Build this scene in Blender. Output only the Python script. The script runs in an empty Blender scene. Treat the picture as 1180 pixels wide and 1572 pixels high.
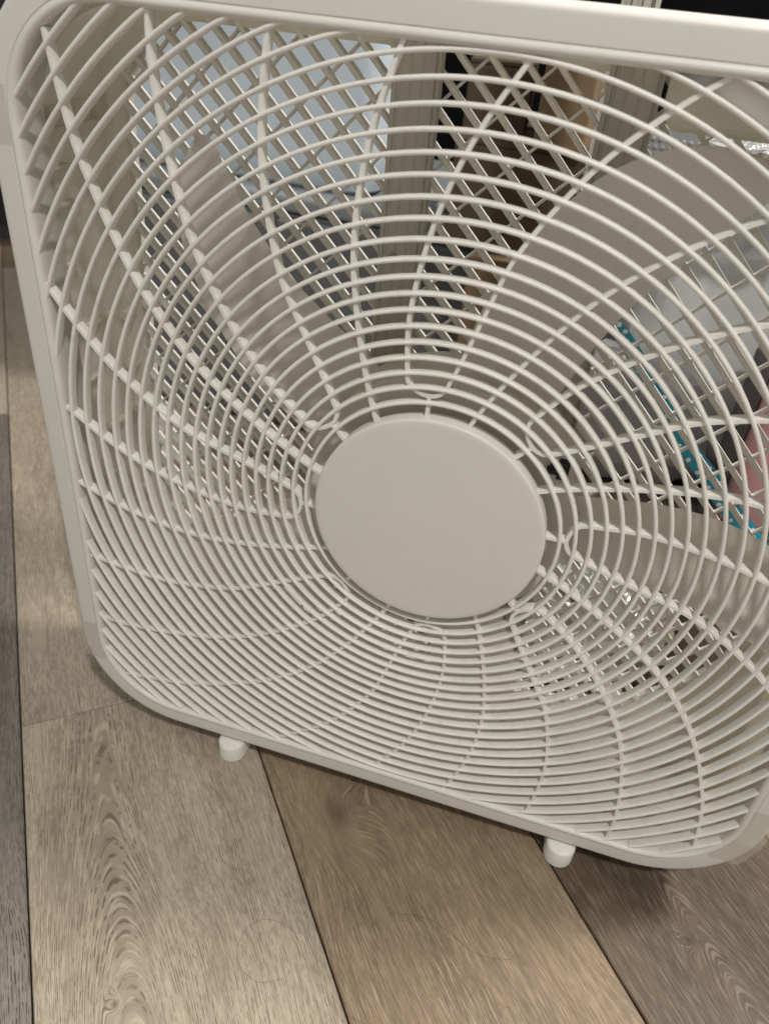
import bpy, math, random
from math import sin, cos, pi, radians, hypot, atan2, sqrt
random.seed(7)
S = bpy.context.scene
COL = S.collection

# ------------------------------------------------------------------ camera
cam = bpy.data.cameras.new('camera'); cam_o = bpy.data.objects.new('camera', cam); COL.objects.link(cam_o)
cam_o.location = (0.06601, -0.37809, 0.55270)
cam_o.rotation_euler = (0.961981, -0.084734, 0.294337)
cam.sensor_fit = 'VERTICAL'; cam.sensor_height = 36.0; cam.sensor_width = 27.0
cam.lens = 36.0 * 1184.78 / 1572.0
cam.clip_start = 0.01; cam.clip_end = 50
cam.dof.use_dof = True; cam.dof.focus_distance = 0.47; cam.dof.aperture_fstop = 9.0
S.camera = cam_o

# ------------------------------------------------------------------ world + lamps
W = bpy.data.worlds.new('World'); S.world = W; W.use_nodes = True
bg = W.node_tree.nodes['Background']
bg.inputs['Color'].default_value = (1.0, 0.98, 0.95, 1); bg.inputs['Strength'].default_value = 0.46

def lamp(name, loc, power, size, color=(1.0, 0.955, 0.895), aim=(0, 0, 0.3)):
    L = bpy.data.lights.new(name, 'AREA'); L.shape = 'DISK'; L.size = size; L.energy = power; L.color = color
    o = bpy.data.objects.new(name, L); COL.objects.link(o); o.location = loc
    d = [aim[i] - loc[i] for i in range(3)]
    from mathutils import Vector
    o.rotation_euler = Vector(d).to_track_quat('-Z', 'Y').to_euler()
    return o
lamp('ceiling_lamp', (1.45, 0.62, 2.55), 74, 0.50)
lamp('ceiling_lamp', (0.62, -1.00, 2.15), 27, 0.16)

S.view_settings.view_transform = 'Standard'; S.view_settings.look = 'None'
S.cycles.diffuse_bounces = 8; S.cycles.max_bounces = 12
S.view_settings.exposure = -0.02; S.view_settings.gamma = 1.0

# ------------------------------------------------------------------ material helpers
def new_mat(name):
    m = bpy.data.materials.new(name); m.use_nodes = True
    nt = m.node_tree
    return m, nt, nt.nodes['Principled BSDF']
def N(nt, typ, **kw):
    n = nt.nodes.new(typ)
    for k, v in kw.items(): setattr(n, k, v)
    return n
def val(nt, sock, x):
    if hasattr(x, 'bl_idname') or hasattr(x, 'is_output'): nt.links.new(x, sock)
    else: sock.default_value = x
def MATH(nt, op, a, b=None, c=None, clamp=False):
    n = N(nt, 'ShaderNodeMath', operation=op, use_clamp=clamp)
    val(nt, n.inputs[0], a)
    if b is not None: val(nt, n.inputs[1], b)
    if c is not None: val(nt, n.inputs[2], c)
    return n.outputs[0]
def COMB(nt, x, y, z):
    n = N(nt, 'ShaderNodeCombineXYZ')
    for i, v in enumerate((x, y, z)): val(nt, n.inputs[i], v)
    return n.outputs[0]
def NOISE(nt, vec, scale=1.0, detail=2.0, rough=0.5):
    n = N(nt, 'ShaderNodeTexNoise')
    nt.links.new(vec, n.inputs['Vector']); n.inputs['Scale'].default_value = scale
    n.inputs['Detail'].default_value = detail; n.inputs['Roughness'].default_value = rough
    return n.outputs['Fac']
def STEP(nt, x, lo, hi, a=0.0, b=1.0):
    n = N(nt, 'ShaderNodeMapRange', interpolation_type='SMOOTHSTEP')
    val(nt, n.inputs[0], x); n.inputs[1].default_value = lo; n.inputs[2].default_value = hi
    n.inputs[3].default_value = a; n.inputs[4].default_value = b
    return n.outputs[0]
def MIX(nt, fac, a, b, mode='MIX'):
    n = N(nt, 'ShaderNodeMix', data_type='RGBA', blend_type=mode)
    val(nt, n.inputs[0], fac)
    for s, v in ((n.inputs[6], a), (n.inputs[7], b)):
        if isinstance(v, tuple): s.default_value = (*v, 1.0)
        else: nt.links.new(v, s)
    return n.outputs[2]
def BUMP(nt, h, strength, dist, bsdf):
    b = N(nt, 'ShaderNodeBump'); b.inputs['Strength'].default_value = strength; b.inputs['Distance'].default_value = dist
    nt.links.new(h, b.inputs['Height']); nt.links.new(b.outputs[0], bsdf.inputs['Normal'])

def plastic(name, col, rough=0.42, dust=0.12, spec=0.4, grain=0.00006):
    m, nt, b = new_mat(name)
    tc = N(nt, 'ShaderNodeTexCoord').outputs['Object']
    n1 = NOISE(nt, tc, 14, 3); n2 = NOISE(nt, tc, 900, 2); n3 = NOISE(nt, tc, 120, 4, 0.7)
    dcol = tuple(c * k for c, k in zip(col, (0.80, 0.79, 0.77)))
    f = MATH(nt, 'MULTIPLY', STEP(nt, n1, 0.35, 0.75), dust * 1.2)
    c1 = MIX(nt, f, col, dcol)
    f2 = MATH(nt, 'MULTIPLY', STEP(nt, n3, 0.5, 0.75), dust * 2.0)
    c2 = MIX(nt, f2, c1, dcol)
    nt.links.new(c2, b.inputs['Base Color'])
    nt.links.new(MATH(nt, 'MULTIPLY_ADD', n3, 0.18, rough - 0.09), b.inputs['Roughness'])
    b.inputs['Specular IOR Level'].default_value = spec
    BUMP(nt, n2, 0.35, grain, b)
    return m
def simple(name, col, rough=0.6, metal=0.0, var=0.25, scale=12.0, stretch=(1, 1, 1), bump=0.0, bscale=60.0):
    m, nt, b = new_mat(name)
    tc = N(nt, 'ShaderNodeTexCoord').outputs['Object']
    mp = N(nt, 'ShaderNodeMapping'); nt.links.new(tc, mp.inputs[0]); mp.inputs['Scale'].default_value = stretch
    n1 = NOISE(nt, mp.outputs[0], scale, 5, 0.6)
    c = MIX(nt, STEP(nt, n1, 0.3, 0.7), tuple(x * (1 - var) for x in col), tuple(min(1, x * (1 + var)) for x in col))
    nt.links.new(c, b.inputs['Base Color']); b.inputs['Roughness'].default_value = rough; b.inputs['Metallic'].default_value = metal
    if bump:
        BUMP(nt, NOISE(nt, mp.outputs[0], bscale, 4), 0.6, bump, b)
    return m

M_FRAME = plastic('offwhite_plastic', (0.69, 0.67, 0.625), 0.40, 0.10)
M_GRILLE = plastic('offwhite_grille_plastic', (0.80, 0.785, 0.735), 0.42, 0.35)
M_INNER = plastic('offwhite_housing_plastic', (0.82, 0.795, 0.72), 0.50, 0.30)
# the thin housing shell lets some light through
def let_light_through(m, amt, col):
    nt = m.node_tree; out = nt.nodes['Material Output']; b = nt.nodes['Principled BSDF']
    t = N(nt, 'ShaderNodeBsdfTranslucent'); t.inputs[0].default_value = (*col, 1); x = N(nt, 'ShaderNodeMixShader'); x.inputs[0].default_value = amt
    nt.links.new(b.outputs[0], x.inputs[1]); nt.links.new(t.outputs[0], x.inputs[2]); nt.links.new(x.outputs[0], out.inputs[0])
let_light_through(M_INNER, 0.38, (0.94, 0.925, 0.86))
M_REAR = plastic('offwhite_rear_grille_plastic', (0.82, 0.80, 0.75), 0.62, 0.15, 0.15)
M_BLADE = plastic('beige_blade_plastic', (0.71, 0.68, 0.62), 0.45, 0.15)

def wood(name, light, mid, dark, pore, limed=0.0, pore_amt=0.7):
    m, nt, b = new_mat(name)
    tc = N(nt, 'ShaderNodeTexCoord').outputs['Object']
    sp = N(nt, 'ShaderNodeSeparateXYZ'); nt.links.new(tc, sp.inputs[0])
    u, v = sp.outputs[0], sp.outputs[1]
    def attr(k):
        a = N(nt, 'ShaderNodeAttribute', attribute_type='OBJECT', attribute_name=k); return a.outputs['Fac']
    seed = MATH(nt, 'MULTIPLY', attr('grain_seed'), 1.0)
    gu, gv, gk = attr('grain_u'), attr('grain_v'), attr('grain_k')
    ku, kv, ks = attr('knot_u'), attr('knot_v'), attr('knot_size')
    # wandering of the grain
    w1 = NOISE(nt, COMB(nt, MATH(nt, 'MULTIPLY', u, 2.2), MATH(nt, 'MULTIPLY', v, 7.0), seed), 1.0, 2)
    w2 = NOISE(nt, COMB(nt, MATH(nt, 'MULTIPLY', u, 9.0), MATH(nt, 'MULTIPLY', v, 45.0), seed), 1.0, 2)
    vv = MATH(nt, 'ADD', v, MATH(nt, 'MULTIPLY_ADD', w1, 0.056, -0.028))
    vv = MATH(nt, 'ADD', vv, MATH(nt, 'MULTIPLY_ADD', w2, 0.0050, -0.0025))
    dv = MATH(nt, 'SUBTRACT', vv, gv); du = MATH(nt, 'MULTIPLY', MATH(nt, 'SUBTRACT', u, gu), gk)
    # arches: nested crowns that open towards -u, straight grain beside them
    du = MATH(nt, 'MULTIPLY', MATH(nt, 'LOGARITHM', MATH(nt, 'ADD', MATH(nt, 'EXPONENT', MATH(nt, 'MULTIPLY', du, 60.0)), 1.0), 2.718282), 1 / 60.0)
    du = MATH(nt, 'MULTIPLY', MATH(nt, 'TANH', MATH(nt, 'MULTIPLY', du, 1 / 0.034)), 0.034)
    f = MATH(nt, 'SQRT', MATH(nt, 'ADD', MATH(nt, 'MULTIPLY', dv, dv), MATH(nt, 'MULTIPLY', du, du)))
    # a knot pulls the grain round itself
    kd = MATH(nt, 'SQRT', MATH(nt, 'ADD', MATH(nt, 'POWER', MATH(nt, 'ABSOLUTE', MATH(nt, 'SUBTRACT', u, ku)), 2.0),
              MATH(nt, 'POWER', MATH(nt, 'ABSOLUTE', MATH(nt, 'MULTIPLY', MATH(nt, 'SUBTRACT', vv, kv), 1.35)), 2.0)))
    kd = MATH(nt, 'DIVIDE', kd, ks)
    kn = STEP(nt, kd, 0.002, 0.060, 1.0, 0.0)
    f = MATH(nt, 'ADD', f, MATH(nt, 'MULTIPLY', MATH(nt, 'MULTIPLY', kn, ks), 0.027))
    def along(fs, us, vs, off): return COMB(nt, MATH(nt, 'MULTIPLY', f, fs), MATH(nt, 'MULTIPLY', u, us), MATH(nt, 'MULTIPLY_ADD', v, vs, MATH(nt, 'ADD', seed, off)))
    rings = NOISE(nt, along(300.0, 2.0, 6.0, 0.0), 1.0, 3, 0.6)
    fine = NOISE(nt, along(1300.0, 22.0, 20.0, 2.0), 1.0, 2, 0.6)
    # open pores: dashes strung along evenly spaced growth lines
    wob = NOISE(nt, along(160.0, 9.0, 9.0, 3.0), 1.0, 2)
    ph = MATH(nt, 'MULTIPLY_ADD', f, 5200.0, MATH(nt, 'MULTIPLY', wob, 17.0))
    line = STEP(nt, MATH(nt, 'SINE', ph), 0.10, 0.85)
    dash = NOISE(nt, along(520.0, 150.0, 120.0, 5.0), 1.0, 1, 0.5)
    zone = NOISE(nt, COMB(nt, MATH(nt, 'MULTIPLY', u, 12.0), MATH(nt, 'MULTIPLY', v, 32.0), MATH(nt, 'ADD', seed, 7.0)), 1.0, 2)
    pores = MATH(nt, 'MULTIPLY', MATH(nt, 'MULTIPLY', line, STEP(nt, dash, 0.44, 0.56)), STEP(nt, zone, 0.25, 0.62, 0.35, 1.0))
    streak = NOISE(nt, along(2000.0, 52.0, 45.0, 9.0), 1.0, 1, 0.5)
    broad = NOISE(nt, COMB(nt, MATH(nt, 'MULTIPLY', u, 3.5), MATH(nt, 'MULTIPLY', v, 15.0), seed), 1.0, 4, 0.6)
    blot = NOISE(nt, COMB(nt, MATH(nt, 'MULTIPLY', u, 9.0), MATH(nt, 'MULTIPLY', vv, 40.0), MATH(nt, 'ADD', seed, 4.0)), 1.0, 4, 0.65)
    c = MIX(nt, STEP(nt, broad, 0.34, 0.66), mid, light)
    c = MIX(nt, MATH(nt, 'MULTIPLY', STEP(nt, rings, 0.46, 0.72), 0.20), c, dark)
    c = MIX(nt, MATH(nt, 'MULTIPLY', STEP(nt, blot, 0.46, 0.80), 0.62), c, dark)
    c = MIX(nt, MATH(nt, 'MULTIPLY', STEP(nt, fine, 0.46, 0.66), 0.34), c, dark)
    pm = MATH(nt, 'MULTIPLY', pores, pore_amt)
    c = MIX(nt, pm, c, pore)
    streak = MATH(nt, 'SUBTRACT', streak, MATH(nt, 'MULTIPLY', kn, 0.09))
    c = MIX(nt, MATH(nt, 'MULTIPLY', STEP(nt, streak, 0.52, 0.66), 0.34 + limed), c, tuple(min(1, x * 1.3 + 0.06) for x in light))
    c = MIX(nt, MATH(nt, 'MULTIPLY', STEP(nt, kd, 0.001, 0.024, 1.0, 0.0), 0.62), c, tuple(x * 0.6 for x in dark))
    nt.links.new(c, b.inputs['Base Color'])
    nt.links.new(MATH(nt, 'MULTIPLY_ADD', pm, 0.2, 0.42), b.inputs['Roughness'])
    b.inputs['Specular IOR Level'].default_value = 0.26
    h = MATH(nt, 'SUBTRACT', MATH(nt, 'MULTIPLY', streak, 0.5), pm)
    BUMP(nt, h, 0.5, 0.00025, b)
    return m
M_TAN = wood('tan_oak', (0.43, 0.368, 0.285), (0.325, 0.274, 0.208), (0.18, 0.147, 0.108), (0.105, 0.085, 0.063), 0.10, 0.78)
M_BROWN = wood('brown_oak', (0.30, 0.228, 0.152), (0.21, 0.156, 0.102), (0.12, 0.09, 0.06), (0.07, 0.051, 0.034), 0.22, 0.55)
M_DARK = wood('smoked_oak', (0.125, 0.092, 0.062), (0.078, 0.056, 0.037), (0.044, 0.032, 0.021), (0.030, 0.023, 0.017), 0.24, 0.40)
M_GREY = wood('grey_oak', (0.22, 0.194, 0.168), (0.165, 0.145, 0.125), (0.09, 0.079, 0.067), (0.035, 0.032, 0.029), 0.10, 0.8)
M_GROOVE = simple('floor_groove_brown', (0.03, 0.024, 0.019), 0.8)

# ------------------------------------------------------------------ mesh helpers
class MB:
    def __init__(s): s.v = []; s.f = []
    def add(s, vs, fs):
        o = len(s.v); s.v += [tuple(map(float, p)) for p in vs]; s.f += [tuple(i + o for i in q) for q in fs]
    def box(s, x0, x1, y0, y1, z0, z1):
        s.add([(x0,y0,z0),(x1,y0,z0),(x1,y1,z0),(x0,y1,z0),(x0,y0,z1),(x1,y0,z1),(x1,y1,z1),(x0,y1,z1)],
              [(0,3,2,1),(4,5,6,7),(0,1,5,4),(1,2,6,5),(2,3,7,6),(3,0,4,7)])
    def loops(s, L, closed=True, wrap=False, caps=False):
        """skin a list of equally long loops"""
        n = len(L[0]); o = len(s.v)
        for l in L: s.v += [tuple(map(float, p)) for p in l]
        m = len(L)
        for i in range(m if wrap else m - 1):
            a = o + i * n; b = o + ((i + 1) % m) * n
            for j in range(n if closed else n - 1):
                k = (j + 1) % n
                s.f.append((a + j, a + k, b + k, b + j))
        if caps:
            s.f.append(tuple(o + j for j in range(n - 1, -1, -1)))
            s.f.append(tuple(o + (m - 1) * n + j for j in range(n)))
    def mesh(s, name, mat, smooth=30):
        me = bpy.data.meshes.new(name); me.from_pydata(s.v, [], s.f)
        import bmesh
        bm = bmesh.new(); bm.from_mesh(me); bmesh.ops.recalc_face_normals(bm, faces=bm.faces); bm.to_mesh(me); bm.free()
        if mat: me.materials.append(mat)
        if smooth:
            for p in me.polygons: p.use_smooth = True
            try: me.set_sharp_from_angle(angle=radians(smooth))
            except Exception: pass
        return me
    def obj(s, name, mat, parent=None, smooth=30, loc=None):
        o = bpy.data.objects.new(name, s.mesh(name, mat, smooth)); COL.objects.link(o)
        if parent: o.parent = parent
        if loc: o.location = loc
        return o
def tag(o, label=None, cat=None, group=None, kind=None):
    if label: o['label'] = label
    if cat: o['category'] = cat
    if group: o['group'] = group
    if kind: o['kind'] = kind
    return o
def empty(name, loc, label, cat, group=None):
    o = bpy.data.objects.new(name, None); COL.objects.link(o); o.location = loc; o.empty_display_size = 0.02
    return tag(o, label, cat, group)
def rrect(hx0, hx1, hz0, hz1, r, n=14):
    """rounded rectangle loop (x,z); r = (tr, tl, bl, br)"""
    if not isinstance(r, tuple): r = (r,) * 4
    P = []
    for (cx, cz, rr, a0) in ((hx1 - r[0], hz1 - r[0], r[0], 0), (hx0 + r[1], hz1 - r[1], r[1], 90),
                             (hx0 + r[2], hz0 + r[2], r[2], 180), (hx1 - r[3], hz0 + r[3], r[3], 270)):
        for i in range(n + 1):
            a = radians(a0 + 90 * i / n); P.append((cx + rr * cos(a), cz + rr * sin(a)))
    return P
def bevel(o, w, seg=2):
    m = o.modifiers.new('bevel', 'BEVEL'); m.width = w; m.segments = seg; m.limit_method = 'ANGLE'; m.angle_limit = radians(40)
    return o

# ------------------------------------------------------------------ setting: plank floor
TH = 2.2551599; OFF = 0.2669217; PW = 0.1845232; E1 = (cos(TH), sin(TH)); E2 = (-sin(TH), cos(TH))
fb = MB(); fb.box(-3, 3, -2, 3, -0.02, -0.006)
floor = tag(fb.obj('floor', M_GROOVE, smooth=0), kind='structure')
PL = 1.22
def plank_mesh(mat):
    hx, hy, c, d = PL / 2 - 0.0004, PW / 2 - 0.0006, 0.0010, 0.0011
    b = MB()
    def l(ix, iy, zz): return [(-hx + ix, -hy + iy, zz), (hx - ix, -hy + iy, zz), (hx - ix, hy - iy, zz), (-hx + ix, hy - iy, zz)]
    b.loops([l(0, 0, -0.0055), l(0, 0, -d), l(0.0003, c * 0.4, -d * 0.45), l(0.0007, c, 0.0)], caps=True)
    return b.mesh('plank', mat, smooth=0)
PM = {k: plank_mesh(m) for k, m in (('t', M_TAN), ('b', M_BROWN), ('d', M_DARK), ('g', M_GREY))}
rowstart = {0: 0.1708, -1: 0.7534, 1: 0.60, 2: 0.47}
kinds = {(0, 0): 't', (0, -1): 't', (-1, 0): 't', (-1, -1): 'g', (1, -1): 'b', (1, 0): 't', (2, -1): 'd', (2, 0): 't'}
# u, v of the arches relative to the plank's centre, their steepness, and the knot (floor u, v)
grain = {(0, -1): (0.340, 0.034, 0.30, -0.079, 0.2174, 0.16), (1, -1): (3.0, 0.21, 0.30, 0.0039, 0.0348, 1.0), (2, -1): (-0.120, 0.014, 0.28, -0.177, -0.165, 0.22), (-1, 0): (3.0, 0.2, 0.3, -9, -9, 1.0), (-1, -1): (3.0, 0.2, 0.3, -9, -9, 1.0)}
for row in range(-8, 9):
    u0 = rowstart.get(row, random.uniform(0, PL))
    vc = OFF - (row + 0.5) * PW
    for k in range(-3, 3):
        uc = u0 + (k + 0.5) * PL
        x, y = uc * E1[0] + vc * E2[0], uc * E1[1] + vc * E2[1]
        if not (-1.9 < x < 1.7 and -1.1 < y < 1.75): continue
        kd = kinds.get((row, k)) or random.choice('tttbdg')
        o = bpy.data.objects.new('plank', PM[kd]); COL.objects.link(o); o.parent = floor
        o.location = (x, y, random.uniform(-0.0002, 0.0002)); o.rotation_euler = (0, 0, TH)
        g = grain.get((row, k))
        if g: gu, gv, gk, ku, kv, ks = g[0], g[1], g[2], g[3] - uc, g[4] - vc, g[5]
        else: ks = 1.0; gu, gv, gk, ku, kv = random.uniform(-0.5, 0.5), random.uniform(-0.09, 0.09), random.uniform(0.2, 0.35), -9.0, -9.0
        o['grain_u'] = float(gu); o['grain_v'] = float(gv); o['grain_k'] = float(gk); o['knot_u'] = float(ku); o['knot_v'] = float(kv); o['knot_size'] = float(ks)
        o['grain_seed'] = float(random.uniform(0, 50))

# wall behind the shelving; its near-black colour stands in for an unlit void
wb = MB(); wb.box(-3, 3, 1.60, 1.70, -0.02, 2.6)
M_WALL = simple('unlit_void_black', (0.004, 0.004, 0.0045), 0.7)
M_WALL.node_tree.nodes['Principled BSDF'].inputs['Specular IOR Level'].default_value = 0.05
tag(wb.obj('wall', M_WALL, smooth=0), kind='structure')

# ------------------------------------------------------------------ the box fan
ZC = 0.285                       # height of the hub above the floor
XC = 0.003                       # hub centre
fan = empty('box_fan', (0, 0.05, 0), 'off-white plastic box fan with round concentric grille standing on the plank floor', 'fan')
def P3(x, y, z): return (x, y - 0.05, z + ZC)       # fan-space point in the Empty's frame

# front frame
prof = [(0.0030, 0.0240), (0.0, 0.0235), (0.0, 0.0060), (0.0006, 0.0030), (0.0018, 0.0010), (0.0034, 0.0001), (0.0044, 0.0), (0.0145, 0.0),
        (0.0149, 0.0005), (0.0153, 0.0004), (0.0160, -0.0006), (0.0172, -0.0012), (0.0186, -0.0010), (0.0198, 0.0002), (0.0204, 0.0018),
        (0.0205, 0.0040), (0.0202, 0.0235), (0.0198, 0.0240)]
fr = MB()
fr.loops([[P3(x, y, z) for x, z in rrect(-0.2655 + d, 0.2655 - d, -0.2665 + d * 0.98, 0.2655 - d, max(0.080 - d, 0.02), 16)] for d, y in prof], wrap=True)
fr.obj('front_frame', M_FRAME, fan, 40)

# housing wall
def ring_prism(out, inn, y0, y1, name, mat):
    b = MB()
    b.loops([[P3(x, y0, z) for x, z in out], [P3(x, y1, z) for x, z in out], [P3(x, y1, z) for x, z in inn], [P3(x, y0, z) for x, z in inn]], wrap=True)
    return b.obj(name, mat, fan, 35)
ring_prism(rrect(-0.2625, 0.2625, -0.2635, 0.2625, 0.070), rrect(-0.2585, 0.2585, -0.2595, 0.2585, 0.066), 0.0242, 0.1060, 'housing', M_INNER)
# rear panel with its opening
OPEN = dict(x0=-0.2425, x1=0.2425, z0=-0.226, z1=0.236)
op_r = (0.060, 0.055, 0.165, 0.165)
ring_prism(rrect(-0.2650, 0.2650, -0.2655, 0.2650, 0.075), rrect(OPEN['x0'], OPEN['x1'], OPEN['z0'], OPEN['z1'], op_r), 0.0970, 0.1090, 'rear_panel', M_INNER)

def in_rr(x, z, x0, x1, z0, z1, r):
    if not (x0 < x < x1 and z0 < z < z1): return False
    for cx, cz, rr, sx, sz in ((x1 - r[0], z1 - r[0], r[0], 1, 1), (x0 + r[1], z1 - r[1], r[1], -1, 1), (x0 + r[2], z0 + r[2], r[2], -1, -1), (x1 - r[3], z0 + r[3], r[3], 1, -1)):
        if (x - cx) * sx > 0 and (z - cz) * sz > 0 and hypot(x - cx, z - cz) > rr: return False
    return True
def in_front(x, z): return in_rr(x, z, -0.2480, 0.2480, -0.2490, 0.2480, (0.061,) * 4)
def dome(r): return -0.0042 * (1 - (r / 0.24) ** 2) if r < 0.24 else 0.0

def sweep(pts, prof, closed):
    """pts = fan-space (x,y,z) path in the grille plane, prof = (across, depth) outline"""
    n = len(pts); L = []
    for i, (x, y, z) in enumerate(pts):
        a = pts[(i - 1) % n] if closed or i else pts[0]
        b = pts[(i + 1) % n] if closed or i < n - 1 else pts[-1]
        tx, tz = b[0] - a[0], b[2] - a[2]; l = hypot(tx, tz) or 1; nx, nz = -tz / l, tx / l
        L.append([P3(x + nx * p, y + q, z + nz * p) for p, q in prof])
    m = MB(); m.loops(L, wrap=closed, caps=not closed); return m
ring_prof = [(-0.00095, 0.0062), (-0.00120, 0.0016), (-0.00110, 0.0008), (-0.00070, 0.0002), (0, 0.0), (0.00070, 0.0002), (0.00110, 0.0008), (0.00120, 0.0016), (0.00095, 0.0062)]
radii = [78.3, 87.0, 95.4, 103.9, 112.4, 121.0, 129.6, 138.0, 146.5, 155.1, 164.6, 174.4, 184.2, 194.0, 203.5, 213.2, 223.6, 234.0, 244.5,
         255, 265.5, 276, 286.5, 297, 307.5, 318, 328]
for r in radii:
    r /= 1000; n = 144 if r < 0.2435 else 432
    pts = [(XC + r * cos(2 * pi * i / n), dome(r), r * sin(2 * pi * i / n)) for i in range(n)]
    if r < 0.2435:
        sweep(pts, ring_prof, True).obj('grille_ring', M_GRILLE, fan, 50); continue
    ins = [in_front(p[0], p[2]) for p in pts]
    if all(ins): sweep(pts, ring_prof, True).obj('grille_ring', M_GRILLE, fan, 50); continue
    st = next(i for i in range(n) if not ins[i])
    run = []
    for j in range(1, n + 1):
        i = (st + j) % n
        if ins[i]: run.append(pts[i])
        if (not ins[i] or j == n) and run:
            if len(run) > 5: sweep(run[::2] + ([run[-1]] if len(run) % 2 == 0 else []), ring_prof, False).obj('grille_ring', M_GRILLE, fan, 50)
            run = []

# spokes (they curl clockwise outwards; pairs join in a U beside the cap)
SGL = [(69, 122.5), (80, 120.8), (90, 119.3), (100, 117.9), (120, 115.5), (140, 113.3), (160, 111.2), (180, 108.8), (200, 106.2), (220, 103.6), (240, 100.8), (260, 98.0), (290, 93.9), (345, 86.5)]
LEG_L = [(92, 104.0), (100, 103.5), (120, 102.1), (140, 99.8), (160, 97.4), (180, 95.0), (200, 92.5), (220, 89.8), (240, 87.0), (260, 84.3), (290, 80.2), (345, 72.7)]
LOOP = [(87.5, 103.0), (84.3, 100.6), (82.4, 97.6), (82.2, 95.0), (83.6, 92.4), (86.8, 90.4)]
LEG_R = [(92, 89.2), (100, 87.6), (120, 85.1), (140, 83.4), (160, 82.0), (180, 79.7), (200, 77.3), (220, 74.8), (240, 72.0), (260, 69.2), (290, 65.1), (345, 57.6)]
sp_prof = [(-0.00105, 0.0080), (-0.00125, 0.0022), (-0.0010, 0.0014), (0.0010, 0.0014), (0.00125, 0.0022), (0.00105, 0.0080)]
def smooth_path(ctrl, per=7):
    out = []
    n = len(ctrl)
    for i in range(n - 1):
        p0, p1, p2, p3 = ctrl[max(i - 1, 0)], ctrl[i], ctrl[i + 1], ctrl[min(i + 2, n - 1)]
        for k in range(per):
            t = k / per
            out.append(tuple(0.5 * (2 * p1[c] + (p2[c] - p0[c]) * t + (2 * p0[c] - 5 * p1[c] + 4 * p2[c] - p3[c]) * t * t + (3 * p1[c] - p0[c] - 3 * p2[c] + p3[c]) * t ** 3) for c in range(2)))
    out.append(ctrl[-1]); return out
def polar_path(ctrl, a):
    xy = [(r / 1000 * cos(radians(t + a)), r / 1000 * sin(radians(t + a))) for r, t in ctrl]
    pts = []
    for x, z in smooth_path(xy):
        if in_front(x + XC, z): pts.append((x + XC, dome(hypot(x, z)), z))
    return pts
for k in range(8):
    a = -45 * k
    sweep(polar_path(SGL, a), sp_prof, False).obj('grille_spoke', M_GRILLE, fan, 40)
    sweep(polar_path(LEG_L[::-1] + LOOP + LEG_R, a), sp_prof, False).obj('grille_spoke', M_GRILLE, fan, 40)
    sweep(polar_path([(68, 97.6), (75, 96.9), (82.3, 96.3)], a), sp_prof, False).obj('grille_spoke', M_GRILLE, fan, 40)

# centre cap
def lathe(rows, n, name, mat, cx=XC, cz=0.0, parent=fan, smooth=35):
    b = MB()
    b.loops([[P3(cx + r * cos(2 * pi * i / n), y, cz + r * sin(2 * pi * i / n)) for i in range(n)] for r, y in rows], caps=True)
    return b.obj(name, mat, parent, smooth)
lathe([(0.0690, 0.0035), (0.0703, 0.0030), (0.0705, -0.0064), (0.0703, -0.0072), (0.0698, -0.0077), (0.0690, -0.0079), (0.0660, -0.0080), (0.045, -0.0083), (0.02, -0.0085), (0.0005, -0.0085)], 128, 'centre_cap', M_FRAME)

# hub, motor, blades
lathe([(0.030, 0.0610), (0.080, 0.0610), (0.085, 0.0580), (0.085, 0.0200), (0.082, 0.0170), (0.030, 0.0150)], 72, 'hub', M_BLADE)
lathe([(0.060, 0.1080), (0.064, 0.1060), (0.066, 0.0700), (0.060, 0.0640), (0.01, 0.0630)], 48, 'motor', M_INNER)
CCW = [(78, 91.0), (93, 89.6), (110, 87.6), (125, 86.2), (140, 84.4), (164, 81.2), (188, 77.4), (209, 73.6), (226, 69.4), (234, 66.8), (239.5, 64.6), (244, 62.1), (246.5, 60.2), (247.6, 59.0)]
CW = [(78, 50.8), (95, 53.4), (110, 55.4), (123, 57.0), (145, 58.4), (165, 58.8), (185, 58.5), (203, 58.1), (219, 57.3), (229, 56.9), (236, 56.6), (242, 56.7), (245.5, 57.4), (247.4, 58.5)]
def blade(a):
    b = MB(); rows = []; m = 14
    from_ = smooth_path(CCW, 3); to_ = smooth_path(CW, 3)
    F, Bk = [], []
    for (r1, t1), (r2, t2) in zip(from_, to_):
        f, g = [], []
        for i in range(m + 1):
            s = i / m; r = r1 + (r2 - r1) * s; t = radians(t1 + (t2 - t1) * s + a)
            q = min(max((r - 85) / 120, 0), 1); q = q * q * (3 - 2 * q)
            y = (0.0215 + 0.0140 * q) * (1 - s) + (0.0400 - 0.0115 * q) * s + 0.004 * sin(pi * s) * (1 - 0.6 * q)
            th = 0.0016 * sqrt(max(0.0, 1 - (2 * s - 1) ** 10)) + 0.0002
            f.append(P3(XC + r / 1000 * cos(t), y - th * 0.5, r / 1000 * sin(t))); g.append(P3(XC + r / 1000 * cos(t), y + th * 0.5, r / 1000 * sin(t)))
        rows.append(f + g[::-1])
    # rounded tip
    b.loops(rows, caps=True)
    return b.obj('fan_blade', M_BLADE, fan, 40)
for k in range(5): blade(72 * k)

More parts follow.
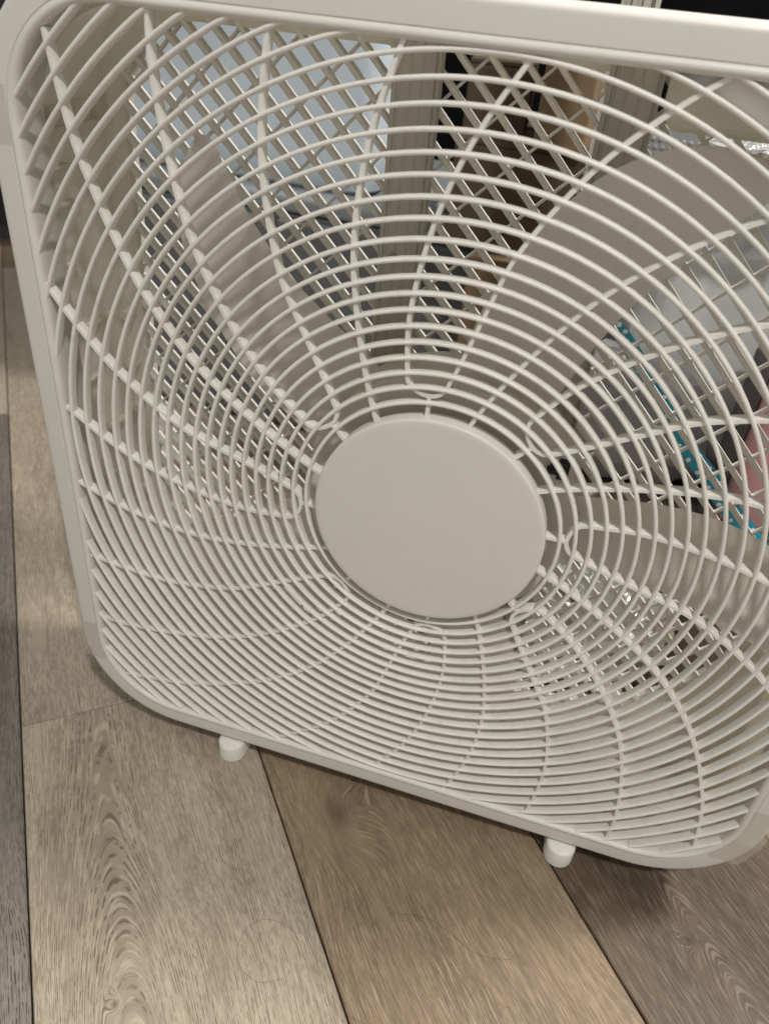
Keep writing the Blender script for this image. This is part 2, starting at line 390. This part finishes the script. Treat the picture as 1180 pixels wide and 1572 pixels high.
# rear lattice
def bars(family, y0, y1, hw):
    step = 0.0184 if family == '\\' else 0.0368
    first = 0.0 if family == '\\' else 0.0316
    for i in range(-28, 29):
        c = first + i * step
        seg = []
        for k in range(-420, 421):
            t = k * 0.001
            x, z = (c / 2 + t, c / 2 - t) if family == '\\' else (-c / 2 + t, c / 2 + t)
            if in_rr(x, z, OPEN['x0'] - 0.003, OPEN['x1'] + 0.003, OPEN['z0'] - 0.003, OPEN['z1'] + 0.003, op_r): seg.append((x, z))
        if len(seg) < 12: continue
        (xa, za), (xb, zb) = seg[0], seg[-1]
        sweep([(xa, y0, za), (xb, y0, zb)], [(-hw, y1 - y0), (-hw, 0.0006), (-hw * 0.6, 0), (hw * 0.6, 0), (hw, 0.0006), (hw, y1 - y0)], False).obj('rear_grille_bar', M_REAR, fan, 0)
bars('\\', 0.0965, 0.1040, 0.0014)
bars('/', 0.1010, 0.1048, 0.0008)

# inner ribs of the housing's side walls
def box_part(name, x0, x1, y0, y1, z0, z1, mat=M_INNER, bv=0.0006, parent=fan):
    b = MB(); xs = sorted((x0, x1)); a = P3(xs[0], y0, z0); c = P3(xs[1], y1, z1)
    b.box(a[0], c[0], a[1], c[1], a[2], c[2]); o = b.obj(name, mat, parent, 0)
    if bv: bevel(o, bv, 2)
    return o
for sx in (-1, 1):
    X = lambda d: sx * (0.2588 - d)
    box_part('wall_rib', X(0), X(0.0085), 0.0245, 0.0968, 0.1765, 0.1790)
    for z_, ya, yb in ((0.157, 0.0245, 0.052), (0.1355, 0.0245, 0.058), (0.0985, 0.0245, 0.046), (0.0550, 0.0245, 0.080), (0.0180, 0.0245, 0.056), (-0.0280, 0.050, 0.080),
                       (-0.066, 0.0245, 0.060), (-0.104, 0.0245, 0.080), (-0.142, 0.0245, 0.060)):
        box_part('wall_rib', X(0), X(0.0050), ya, yb, z_ - 0.0012, z_ + 0.0012)
    for ya, yb, h in ((0.030, 0.0335, 0.016), (0.0405, 0.052, 0.011), (0.0640, 0.0755, 0.012), (0.084, 0.0955, 0.013)):
        box_part('wall_tab', X(0), X(0.0055), ya, yb, 0.1788, 0.1788 + h)
    for z_ in (0.050, 0.012, -0.024, -0.062, -0.100):
        lathe([(0.0035, 0.0972), (0.0046, 0.0960), (0.0046, 0.0890), (0.0036, 0.0875), (0.001, 0.0875)], 16, 'screw_boss', M_INNER, cx=sx * 0.2525, cz=z_)
# control-box web in the upper right corner
g = MB(); arc = [(XC + 0.2535 * cos(radians(t)), 0.2535 * sin(radians(t))) for t in range(27, 78, 2)]
outl = arc + [(0.075, 0.2475), (0.19, 0.2475), (0.225, 0.2385), (0.2435, 0.210), (0.2475, 0.185), (0.2475, 0.12)]
g.loops([[P3(x, 0.0065, z) for x, z in outl], [P3(x, 0.0400, z) for x, z in outl]], caps=True)
g.obj('control_housing', M_FRAME, fan, 30)

sw = MB(); a = P3(0.078, 0.040, 0.2185); c = P3(0.2575, 0.0968, 0.2575); sw.box(a[0], c[0], a[1], c[1], a[2], c[2])
bevel(sw.obj('switch_housing', M_INNER, fan, 0), 0.008, 4)
# two upright steel struts that carry the motor, screwed to the rear panel
M_POST = simple('grey_beige_strut_paint', (0.50, 0.475, 0.425), 0.45, 0.15, 0.14, 30, (1, 1, 0.02))
M_SCREW = simple('dull_steel', (0.35, 0.34, 0.32), 0.35, 0.9)
def strut(xl, xr):
    w = (xr - xl) / 2; cx = (xl + xr) / 2; y = 0.0885
    sec = [(-w, 0.007), (-w, -0.0005), (-w + 0.0010, -0.0015), (-w + 0.0026, -0.0015), (-w + 0.0032, -0.0002), (-w + 0.0044, -0.0002), (-w + 0.0050, -0.0006), (-0.0035, -0.0006), (-0.0032, -0.0002), (-0.0022, -0.0002), (-0.0018, -0.0006),
           (0.0030, -0.0006), (0.0033, -0.0002), (0.0042, -0.0002), (0.0045, -0.0006), (w - 0.0030, -0.0006), (w - 0.0027, 0.0002), (w - 0.0014, 0.0002), (w - 0.0010, -0.0022), (w, -0.0022), (w, 0.007)]
    b = MB(); b.loops([[P3(cx + x, y + yy, z) for x, yy in sec] for z in (-0.2590, 0.2580)], caps=True); o = b.obj('motor_strut', M_POST, fan, 20)
    for z in (0.1245, -0.140):
        s_ = MB(); q = -w + 0.0098
        s_.loops([[P3(cx + q + r * cos(2 * pi * i / 20), y + yy, z + r * sin(2 * pi * i / 20)) for i in range(20)] for r, yy in ((0.0032, 0.0010), (0.0032, -0.0018), (0.0026, -0.0026), (0.0016, -0.0026), (0.0013, -0.0012), (0.0003, -0.0012))], caps=True)
        s_.obj('screw', M_SCREW, o, 30)
strut(-0.0668, -0.0398); strut(0.0480, 0.0755)

# feet
def stadium(cx, y0, y1, r, n=14):
    P = [(cx + r * cos(pi + pi * i / n), y0 + r + r * sin(pi + pi * i / n)) for i in range(n + 1)]
    return P + [(cx + r * cos(pi * i / n), y1 - r + r * sin(pi * i / n)) for i in range(n + 1)]
M_FOOT = plastic('white_foot_plastic', (0.76, 0.74, 0.70), 0.45, 0.35)
for cx in (-0.1358, 0.1412):
    b = MB(); rows = []
    for inset, z in ((0.0008, -0.285), (0, -0.2842), (0, -0.2700), (0.0006, -0.2688), (0.0016, -0.2682)):
        rows.append([P3(x, y, z) for x, y in stadium(cx, -0.0085 + inset, 0.118 - inset, 0.0112 - inset)])
    b.loops(rows, caps=True); b.obj('foot', M_FOOT, fan, 35)
    box_part('foot_mount', cx - 0.008, cx + 0.008, 0.012, 0.100, -0.2684, -0.2630)

# sticky tape on two corners
mt, nt, b_ = new_mat('clear_tape'); b_.inputs['Base Color'].default_value = (0.70, 0.67, 0.57, 1); b_.inputs['Roughness'].default_value = 0.18
b_.inputs['Alpha'].default_value = 0.20
tcn = N(nt, 'ShaderNodeTexCoord').outputs['Object']; BUMP(nt, NOISE(nt, tcn, 90, 3), 0.4, 0.0006, b_)
def tape(pts, label):
    """strip along the frame: list of (x_in, x_out, z, y)"""
    m = MB(); m.loops([[P3(xa, y, z), P3((xa + xb) / 2, y - 0.0003, z), P3(xb, y, z), P3(xb, y + 0.00015, z), P3((xa + xb) / 2, y - 0.00015, z), P3(xa, y + 0.00015, z)] for xa, xb, z, y in pts], caps=True)
    o = m.obj('tape_strip', mt, fan, 60); o['label'] = label; return o
tape([(0.2480, 0.2665, -0.168, -0.0004), (0.2478, 0.2668, -0.185, -0.0004), (0.2472, 0.2655, -0.2005, -0.0004), (0.2468, 0.2652, -0.2035, -0.0012), (0.2455, 0.2648, -0.206, -0.0004),
      (0.2390, 0.2600, -0.222, -0.0004), (0.2370, 0.2578, -0.2275, -0.0004)], 'wrinkled clear tape over the lower right frame corner')
tape([(-0.2482, -0.2664, -0.1745, -0.0004), (-0.2475, -0.2652, -0.197, -0.0004), (-0.2455, -0.2618, -0.213, -0.0004)], 'yellowed clear tape over the lower left frame corner')
tape([(-0.2500, -0.2655, 0.176, -0.0004), (-0.2500, -0.2650, 0.190, -0.0004), (-0.2490, -0.2630, 0.205, -0.0004)], 'clear tape edge on the upper left frame')
# black clip on the rim of the hub
M_BLACK = simple('black_plastic', (0.012, 0.012, 0.013), 0.4)
k = MB()
for x0, x1, z0, z1 in ((0.0640, 0.0760, 0.0425, 0.0455), (0.0655, 0.0675, 0.0455, 0.0490), (0.0700, 0.0765, 0.0400, 0.0515)):
    a = P3(x0, 0.0120, z0); c = P3(x1, 0.0175, z1); k.box(a[0], c[0], a[1], c[1], a[2], c[2])
bevel(k.obj('cable_clip', M_BLACK, fan, 0), 0.0005)

# ------------------------------------------------------------------ things behind the fan
def rbox(name, x0, x1, y0, y1, z0, z1, mat, parent=None, bv=0.004, loc=(0, 0, 0)):
    b = MB(); b.box(x0 - loc[0], x1 - loc[0], y0 - loc[1], y1 - loc[1], z0 - loc[2], z1 - loc[2])
    o = b.obj(name, mat, parent, 0)
    if not parent: o.location = loc
    return bevel(o, bv, 3)
def post(xl, xr, y, label):
    t = empty('shelf_post', ((xl + xr) / 2, y + 0.02, 0), label, 'metal post')
    w = (xr - xl) / 2; H = 1.5
    sec = [(-w, 0.040), (-w, -0.020), (-w + 0.003, -0.021), (-w + 0.0035, -0.016), (-w * 0.45, -0.016), (-w * 0.42, -0.019), (-w * 0.18, -0.019), (-w * 0.15, -0.015),
           (w * 0.12, -0.015), (w * 0.15, -0.018), (w * 0.52, -0.018), (w * 0.55, -0.015), (w - 0.0035, -0.015), (w - 0.003, -0.021), (w, -0.020), (w, 0.040)]
    b = MB(); b.loops([[(x, yy, z) for x, yy in sec] for z in (0.0, H)], caps=True); b.obj('upright', M_POST, t, 20)
    for z in (0.349, 0.62):
        s = MB()
        for r0, y0, y1 in ((0.0048, -0.0205, -0.0140),):
            s.loops([[(0.004 + r * cos(2 * pi * i / 20), yy, z + r * sin(2 * pi * i / 20)) for i in range(20)] for r, yy in ((r0, y1), (r0, y0 + 0.001), (r0 - 0.001, y0), (0.0022, y0), (0.0018, y0 + 0.002), (0.0004, y0 + 0.002))], caps=True)
        s.obj('screw', M_SCREW, t, 30)
    return t
post(0.0390, 0.0640, 0.25, 'grey metal post rising behind the top edge of the fan right of its middle')

# dark grey cabinet with the pale blue bin on it
M_CAB = simple('dark_grey_laminate', (0.115, 0.122, 0.125), 0.5, 0, 0.15, 6)
cab = empty('cabinet', (-0.34, 0.72, 0), 'low dark grey cabinet under the pale blue bin behind the fan', 'cabinet')
rbox('body', -0.28, 0.295, -0.17, 0.18, 0.0, 0.300, M_CAB, cab, 0.003)
rbox('top', -0.285, 0.300, -0.175, 0.185, 0.3005, 0.322, simple('grey_laminate_top', (0.22, 0.235, 0.245), 0.4, 0, 0.1, 6), cab, 0.006)
for x0, x1 in ((-0.276, 0.006), (0.012, 0.291)): rbox('door', x0, x1, -0.185, -0.1705, 0.012, 0.294, M_CAB, cab, 0.003)
M_BLUE = simple('pale_blue_plastic', (0.60, 0.69, 0.76), 0.35, 0, 0.05, 4)
binr = empty('storage_bin', (-0.41, 0.73, 0.3225), 'large pale blue plastic storage bin on the dark grey cabinet', 'storage bin')
bb = MB()
def bl(w, d, z): return [(x, y, z) for x, y in rrect(-w, w, -d, d, 0.03, 6)]
bb.loops([bl(0.180, 0.135, 0.0), bl(0.188, 0.142, 0.006), bl(0.194, 0.150, 0.05), bl(0.205, 0.165, 0.38), bl(0.201, 0.161, 0.38), bl(0.185, 0.140, 0.012)], caps=True)
bb.obj('tub', M_BLUE, binr, 40)
rm = MB(); rm.loops([bl(0.206, 0.166, 0.36), bl(0.217, 0.177, 0.36), bl(0.217, 0.177, 0.388), bl(0.200, 0.160, 0.388)], wrap=True); rm.obj('rim', M_BLUE, binr, 40)

# cardboard boxes
M_CARD = simple('brown_cardboard', (0.19, 0.128, 0.068), 0.8, 0, 0.12, 9)
M_CARDD = simple('dark_brown_cardboard', (0.075, 0.050, 0.030), 0.8, 0, 0.15, 9)
M_PTAPE = simple('packing_tape', (0.36, 0.29, 0.19), 0.3)
def carton(x0, x1, y0, y1, z0, z1, mat, label, rz=0.0):
    t = empty('cardboard_box', ((x0 + x1) / 2, (y0 + y1) / 2, z0), label, 'box', 'cardboard boxes stacked behind the fan'); t.rotation_euler = (0, 0, rz)
    w, d, h = (x1 - x0) / 2, (y1 - y0) / 2, z1 - z0
    rbox('carton_body', -w, w, -d, d, 0, h - 0.0035, mat, t, 0.003)
    for s in (-1, 1):
        b = MB(); b.box(-w, w, *( (-d, -0.001) if s < 0 else (0.001, d)), h - 0.0033, h); b.obj('flap', mat, t, 0)
    b = MB(); b.box(-w, w, -0.02, 0.02, h + 0.0002, h + 0.0006); b.obj('packing_tape', M_PTAPE, t, 0)
carton(-0.068, 0.075, 0.44, 0.66, 0.0, 0.318, M_CARD, 'tan cardboard box lowest of the stack behind the fan')
carton(-0.105, 0.030, 0.46, 0.64, 0.3185, 0.425, M_CARDD, 'dark brown cardboard box in the middle of the stack', 0.04)
carton(-0.020, 0.030, 0.45, 0.60, 0.4255, 0.520, M_CARD, 'narrow brown cardboard box on top of the stack', -0.06)
carton(-0.110, -0.045, 0.50, 0.62, 0.4255, 0.492, M_CARDD, 'small dark cardboard box on top of the stack beside the post', 0.1)

# dark box on the floor at the right, with things on it
M_DBOX = simple('dark_brown_board', (0.10, 0.083, 0.07), 0.6, 0, 0.25, 8)
tb = empty('storage_box', (0.205, 0.37, 0), 'low dark brown box on the floor behind the lower right of the fan', 'box')
rbox('box_body', -0.155, 0.155, -0.135, 0.135, 0.0, 0.160, M_DBOX, tb, 0.003)
rbox('lid', -0.158, 0.158, -0.138, 0.138, 0.1605, 0.186, M_DBOX, tb, 0.004)

def crumple(name, cx, cy, cz, sx, sy, sz, mat, label, cat, seed, amp=0.35, nu=26, nv=16, flat=0.0, group=None):
    rnd = random.Random(seed); from mathutils import noise, Vector
    b = MB(); L = []
    for j in range(nv + 1):
        ph = -pi / 2 + pi * j / nv; row = []
        for i in range(nu):
            th = 2 * pi * i / nu
            def se(c, e): return math.copysign(abs(c) ** e, c)
            x, y, z = se(cos(ph), 0.6) * se(cos(th), 0.7), se(cos(ph), 0.6) * se(sin(th), 0.7), se(sin(ph), 0.75)
            p = Vector((x, y, z)) * 1.7 + Vector((seed, seed * 2, 0))
            k = 1 + amp * (abs(noise.noise(p)) * 1.2 - 0.35) + amp * 0.45 * noise.noise(p * 3.1) + amp * 0.25 * (rnd.random() - 0.5)
            zz = max(z * k * sz, -sz * (0.98))
            row.append((x * k * sx, y * k * sy, zz + sz * 0.98))
        L.append(row)
    b.loops(L, caps=True)
    o = b.obj(name, mat, None, flat); o.location = (cx, cy, cz); return tag(o, label, cat, group)
M_BAG = simple('grey_white_plastic_film', (0.55, 0.57, 0.58), 0.35, 0, 0.12, 7, (1, 1, 1), 0.004, 14)
M_LILAC = simple('lilac_grey_film', (0.33, 0.325, 0.34), 0.4, 0, 0.12, 7, (1, 1, 1), 0.004, 18)
M_SHINE = simple('crinkled_clear_film', (0.62, 0.63, 0.62), 0.16, 0.55, 0.3, 40, (1, 1, 1), 0.004, 60)
M_FOIL = simple('silver_foil', (0.80, 0.80, 0.79), 0.30, 1.0, 0.10, 30)
crumple('plastic_bag', 0.250, 0.325, 0.187, 0.155, 0.055, 0.135, M_BAG, 'puffed grey-white plastic bag on the dark brown box', 'plastic bag', 3, 0.22, 40, 24, 60)
crumple('film_wrap', 0.165, 0.245, 0.440, 0.055, 0.016, 0.022, M_SHINE, 'crinkled shiny clear film on top of the grey-white bag', 'plastic film', 5, 0.5, 30, 14)
crumple('folded_sheet', 0.120, 0.285, 0.187, 0.075, 0.030, 0.062, M_LILAC, 'lilac grey folded plastic sheet left of the dotted ribbon', 'plastic sheet', 8, 0.3, 24, 16, 45)
crumple('foil_wrapper', 0.128, 0.185, 0.0, 0.062, 0.034, 0.072, M_FOIL, 'crumpled silver foil on the floor right behind the fan', 'foil', 11, 0.75, 40, 26, 0)
# grey bubble mailer
M_MAIL = simple('grey_mailer_film', (0.30, 0.30, 0.305), 0.4, 0, 0.1, 8)
ml = empty('bubble_mailer', (0.118, 0.420, 0.187), 'grey bubble wrap mailer standing behind the upper right of the fan', 'mailer')
rbox('sleeve', -0.050, 0.060, -0.004, 0.004, 0.0, 0.278, M_MAIL, ml, 0.003)
bu = MB()
for j in range(41):
    for i in range(17):
        cx, cz, R = -0.046 + i * 0.0065 + (j % 2) * 0.00325, 0.006 + j * 0.0065, 0.0026
        if cx > 0.057: continue
        bu.loops([[(cx + R * q * cos(2 * pi * k / 8), -0.0038 - h * 0.5, cz + R * q * sin(2 * pi * k / 8)) for k in range(8)] for q, h in ((1, 0), (0.85, 0.0016), (0.45, 0.0026), (0.05, 0.0028))], caps=True)
tag(bu.obj('bubbles', M_MAIL, ml, 60), kind='stuff')
# teal ribbon with white dots
M_TEAL = simple('teal_ribbon_satin', (0.02, 0.33, 0.48), 0.4, 0, 0.15, 20)
M_DOT = simple('white_dot_print', (0.75, 0.80, 0.80), 0.4)
rb = empty('dotted_ribbon', (0.165, 0.226, 0.25), 'teal ribbon with white dots running down across the grey-white bag', 'ribbon')
path = [(0.088, 0.345), (0.106, 0.328), (0.126, 0.306), (0.150, 0.276), (0.176, 0.250), (0.205, 0.222), (0.238, 0.190), (0.262, 0.170), (0.285, 0.150)]
ppts = smooth_path(path, 5); rr_ = MB(); dd = MB(); L = []
for i, (x, z) in enumerate(ppts):
    a, c = ppts[max(i - 1, 0)], ppts[min(i + 1, len(ppts) - 1)]
    tx, tz = c[0] - a[0], c[1] - a[1]; l = hypot(tx, tz); nx, nz = -tz / l, tx / l; wv = 0.0058 + 0.0035 * i / len(ppts); yy = 0.002 * sin(i * 0.9)
    L.append([(x - 0.165 + nx * s * wv, yy + o_, z - 0.25 + nz * s * wv) for s, o_ in ((-1, 0), (0, -0.0008), (1, 0), (1, 0.0006), (-1, 0.0006))])
    if i % 2 == 0:
        for s in (-0.55, 0.5):
            cx, cz = x - 0.165 + nx * s * wv + tx / l * s * 0.002, z - 0.25 + nz * s * wv
            dd.loops([[(cx + 0.0022 * q * cos(2 * pi * k / 8), yy - 0.0006 - h, cz + 0.0022 * q * sin(2 * pi * k / 8)) for k in range(8)] for q, h in ((1, 0), (0.7, 0.0006), (0.1, 0.0007))], caps=True)
rr_.loops(L, caps=True); rr_.obj('band', M_TEAL, rb, 60); tag(dd.obj('dots', M_DOT, rb, 60), kind='stuff')
# pink folder with a grey edge, standing on the dark box
M_PINK = simple('pink_card', (0.50, 0.27, 0.27), 0.6, 0, 0.06, 6)
M_GEDGE = simple('dark_grey_binding', (0.085, 0.08, 0.085), 0.5)
pk = empty('pink_folder', (0.262, 0.246, 0.187), 'pink folder with dark grey edge standing at the right behind the fan', 'folder')
rbox('cover', -0.050, 0.09, -0.006, 0.004, 0.0005, 0.155, M_PINK, pk, 0.003)
rbox('binding', -0.066, -0.0505, -0.007, 0.005, 0.0005, 0.157, M_GEDGE, pk, 0.004)

# small white bag on the cabinet right of the post
crumple('white_bag', -0.10, 0.60, 0.3225, 0.035, 0.03, 0.012, simple('white_film', (0.6, 0.61, 0.6), 0.35), 'small crumpled white plastic bag on the cabinet beside the post', 'plastic bag', 21, 0.5, 18, 10, 45)
# black cupboard far left
ub = empty('black_cupboard', (-1.40, 1.24, 0), 'black cupboard on the floor far behind the left of the fan', 'cupboard')
rbox('carcass', -0.36, 0.36, -0.2, 0.2, 0.04, 0.90, M_BLACK, ub, 0.004)
rbox('plinth', -0.34, 0.34, -0.17, 0.18, 0.0, 0.0395, simple('grey_plinth', (0.09, 0.09, 0.09), 0.6), ub, 0.002)
for s in (-1, 1): rbox('cupboard_door', min(s * 0.002, s * 0.356), max(s * 0.002, s * 0.356), -0.218, -0.2005, 0.05, 0.89, M_BLACK, ub, 0.003)

# stray hairs on the floor
M_HAIR = simple('dark_hair', (0.05, 0.035, 0.025), 0.4)
def hair(pts, label):
    ps = smooth_path(pts, 8); r = 0.00007; L = []
    for i, (x, y) in enumerate(ps):
        a, c = ps[max(i - 1, 0)], ps[min(i + 1, len(ps) - 1)]; tx, ty = c[0] - a[0], c[1] - a[1]; l = hypot(tx, ty) or 1; nx, ny = -ty / l, tx / l
        L.append([(x + nx * r * cos(q), y + ny * r * cos(q), 0.0003 + r * sin(q)) for q in (0.8, 2.3, 3.9, 5.5)])
    b = MB(); b.loops(L, caps=True); return tag(b.obj('hair', M_HAIR, None, 60), label, 'hair', 'loose hairs on the floor')
hair([(-0.015, -0.135), (-0.030, -0.120), (-0.050, -0.118), (-0.062, -0.130), (-0.058, -0.150), (-0.040, -0.158), (-0.024, -0.150)], 'thin dark hair curled into a loop on the tan plank')
hair([(0.030, -0.085), (0.060, -0.080), (0.095, -0.092), (0.120, -0.088)], 'thin dark hair lying across the brown plank in front of the fan')
hair([(-0.105, -0.085), (-0.092, -0.092), (-0.080, -0.090), (-0.070, -0.096)], 'short straight hair on the tan plank left of the loop')
hair([(0.010, -0.150), (0.025, -0.158), (0.045, -0.160), (0.070, -0.172)], 'faint dark hair on the brown plank near the lower edge')
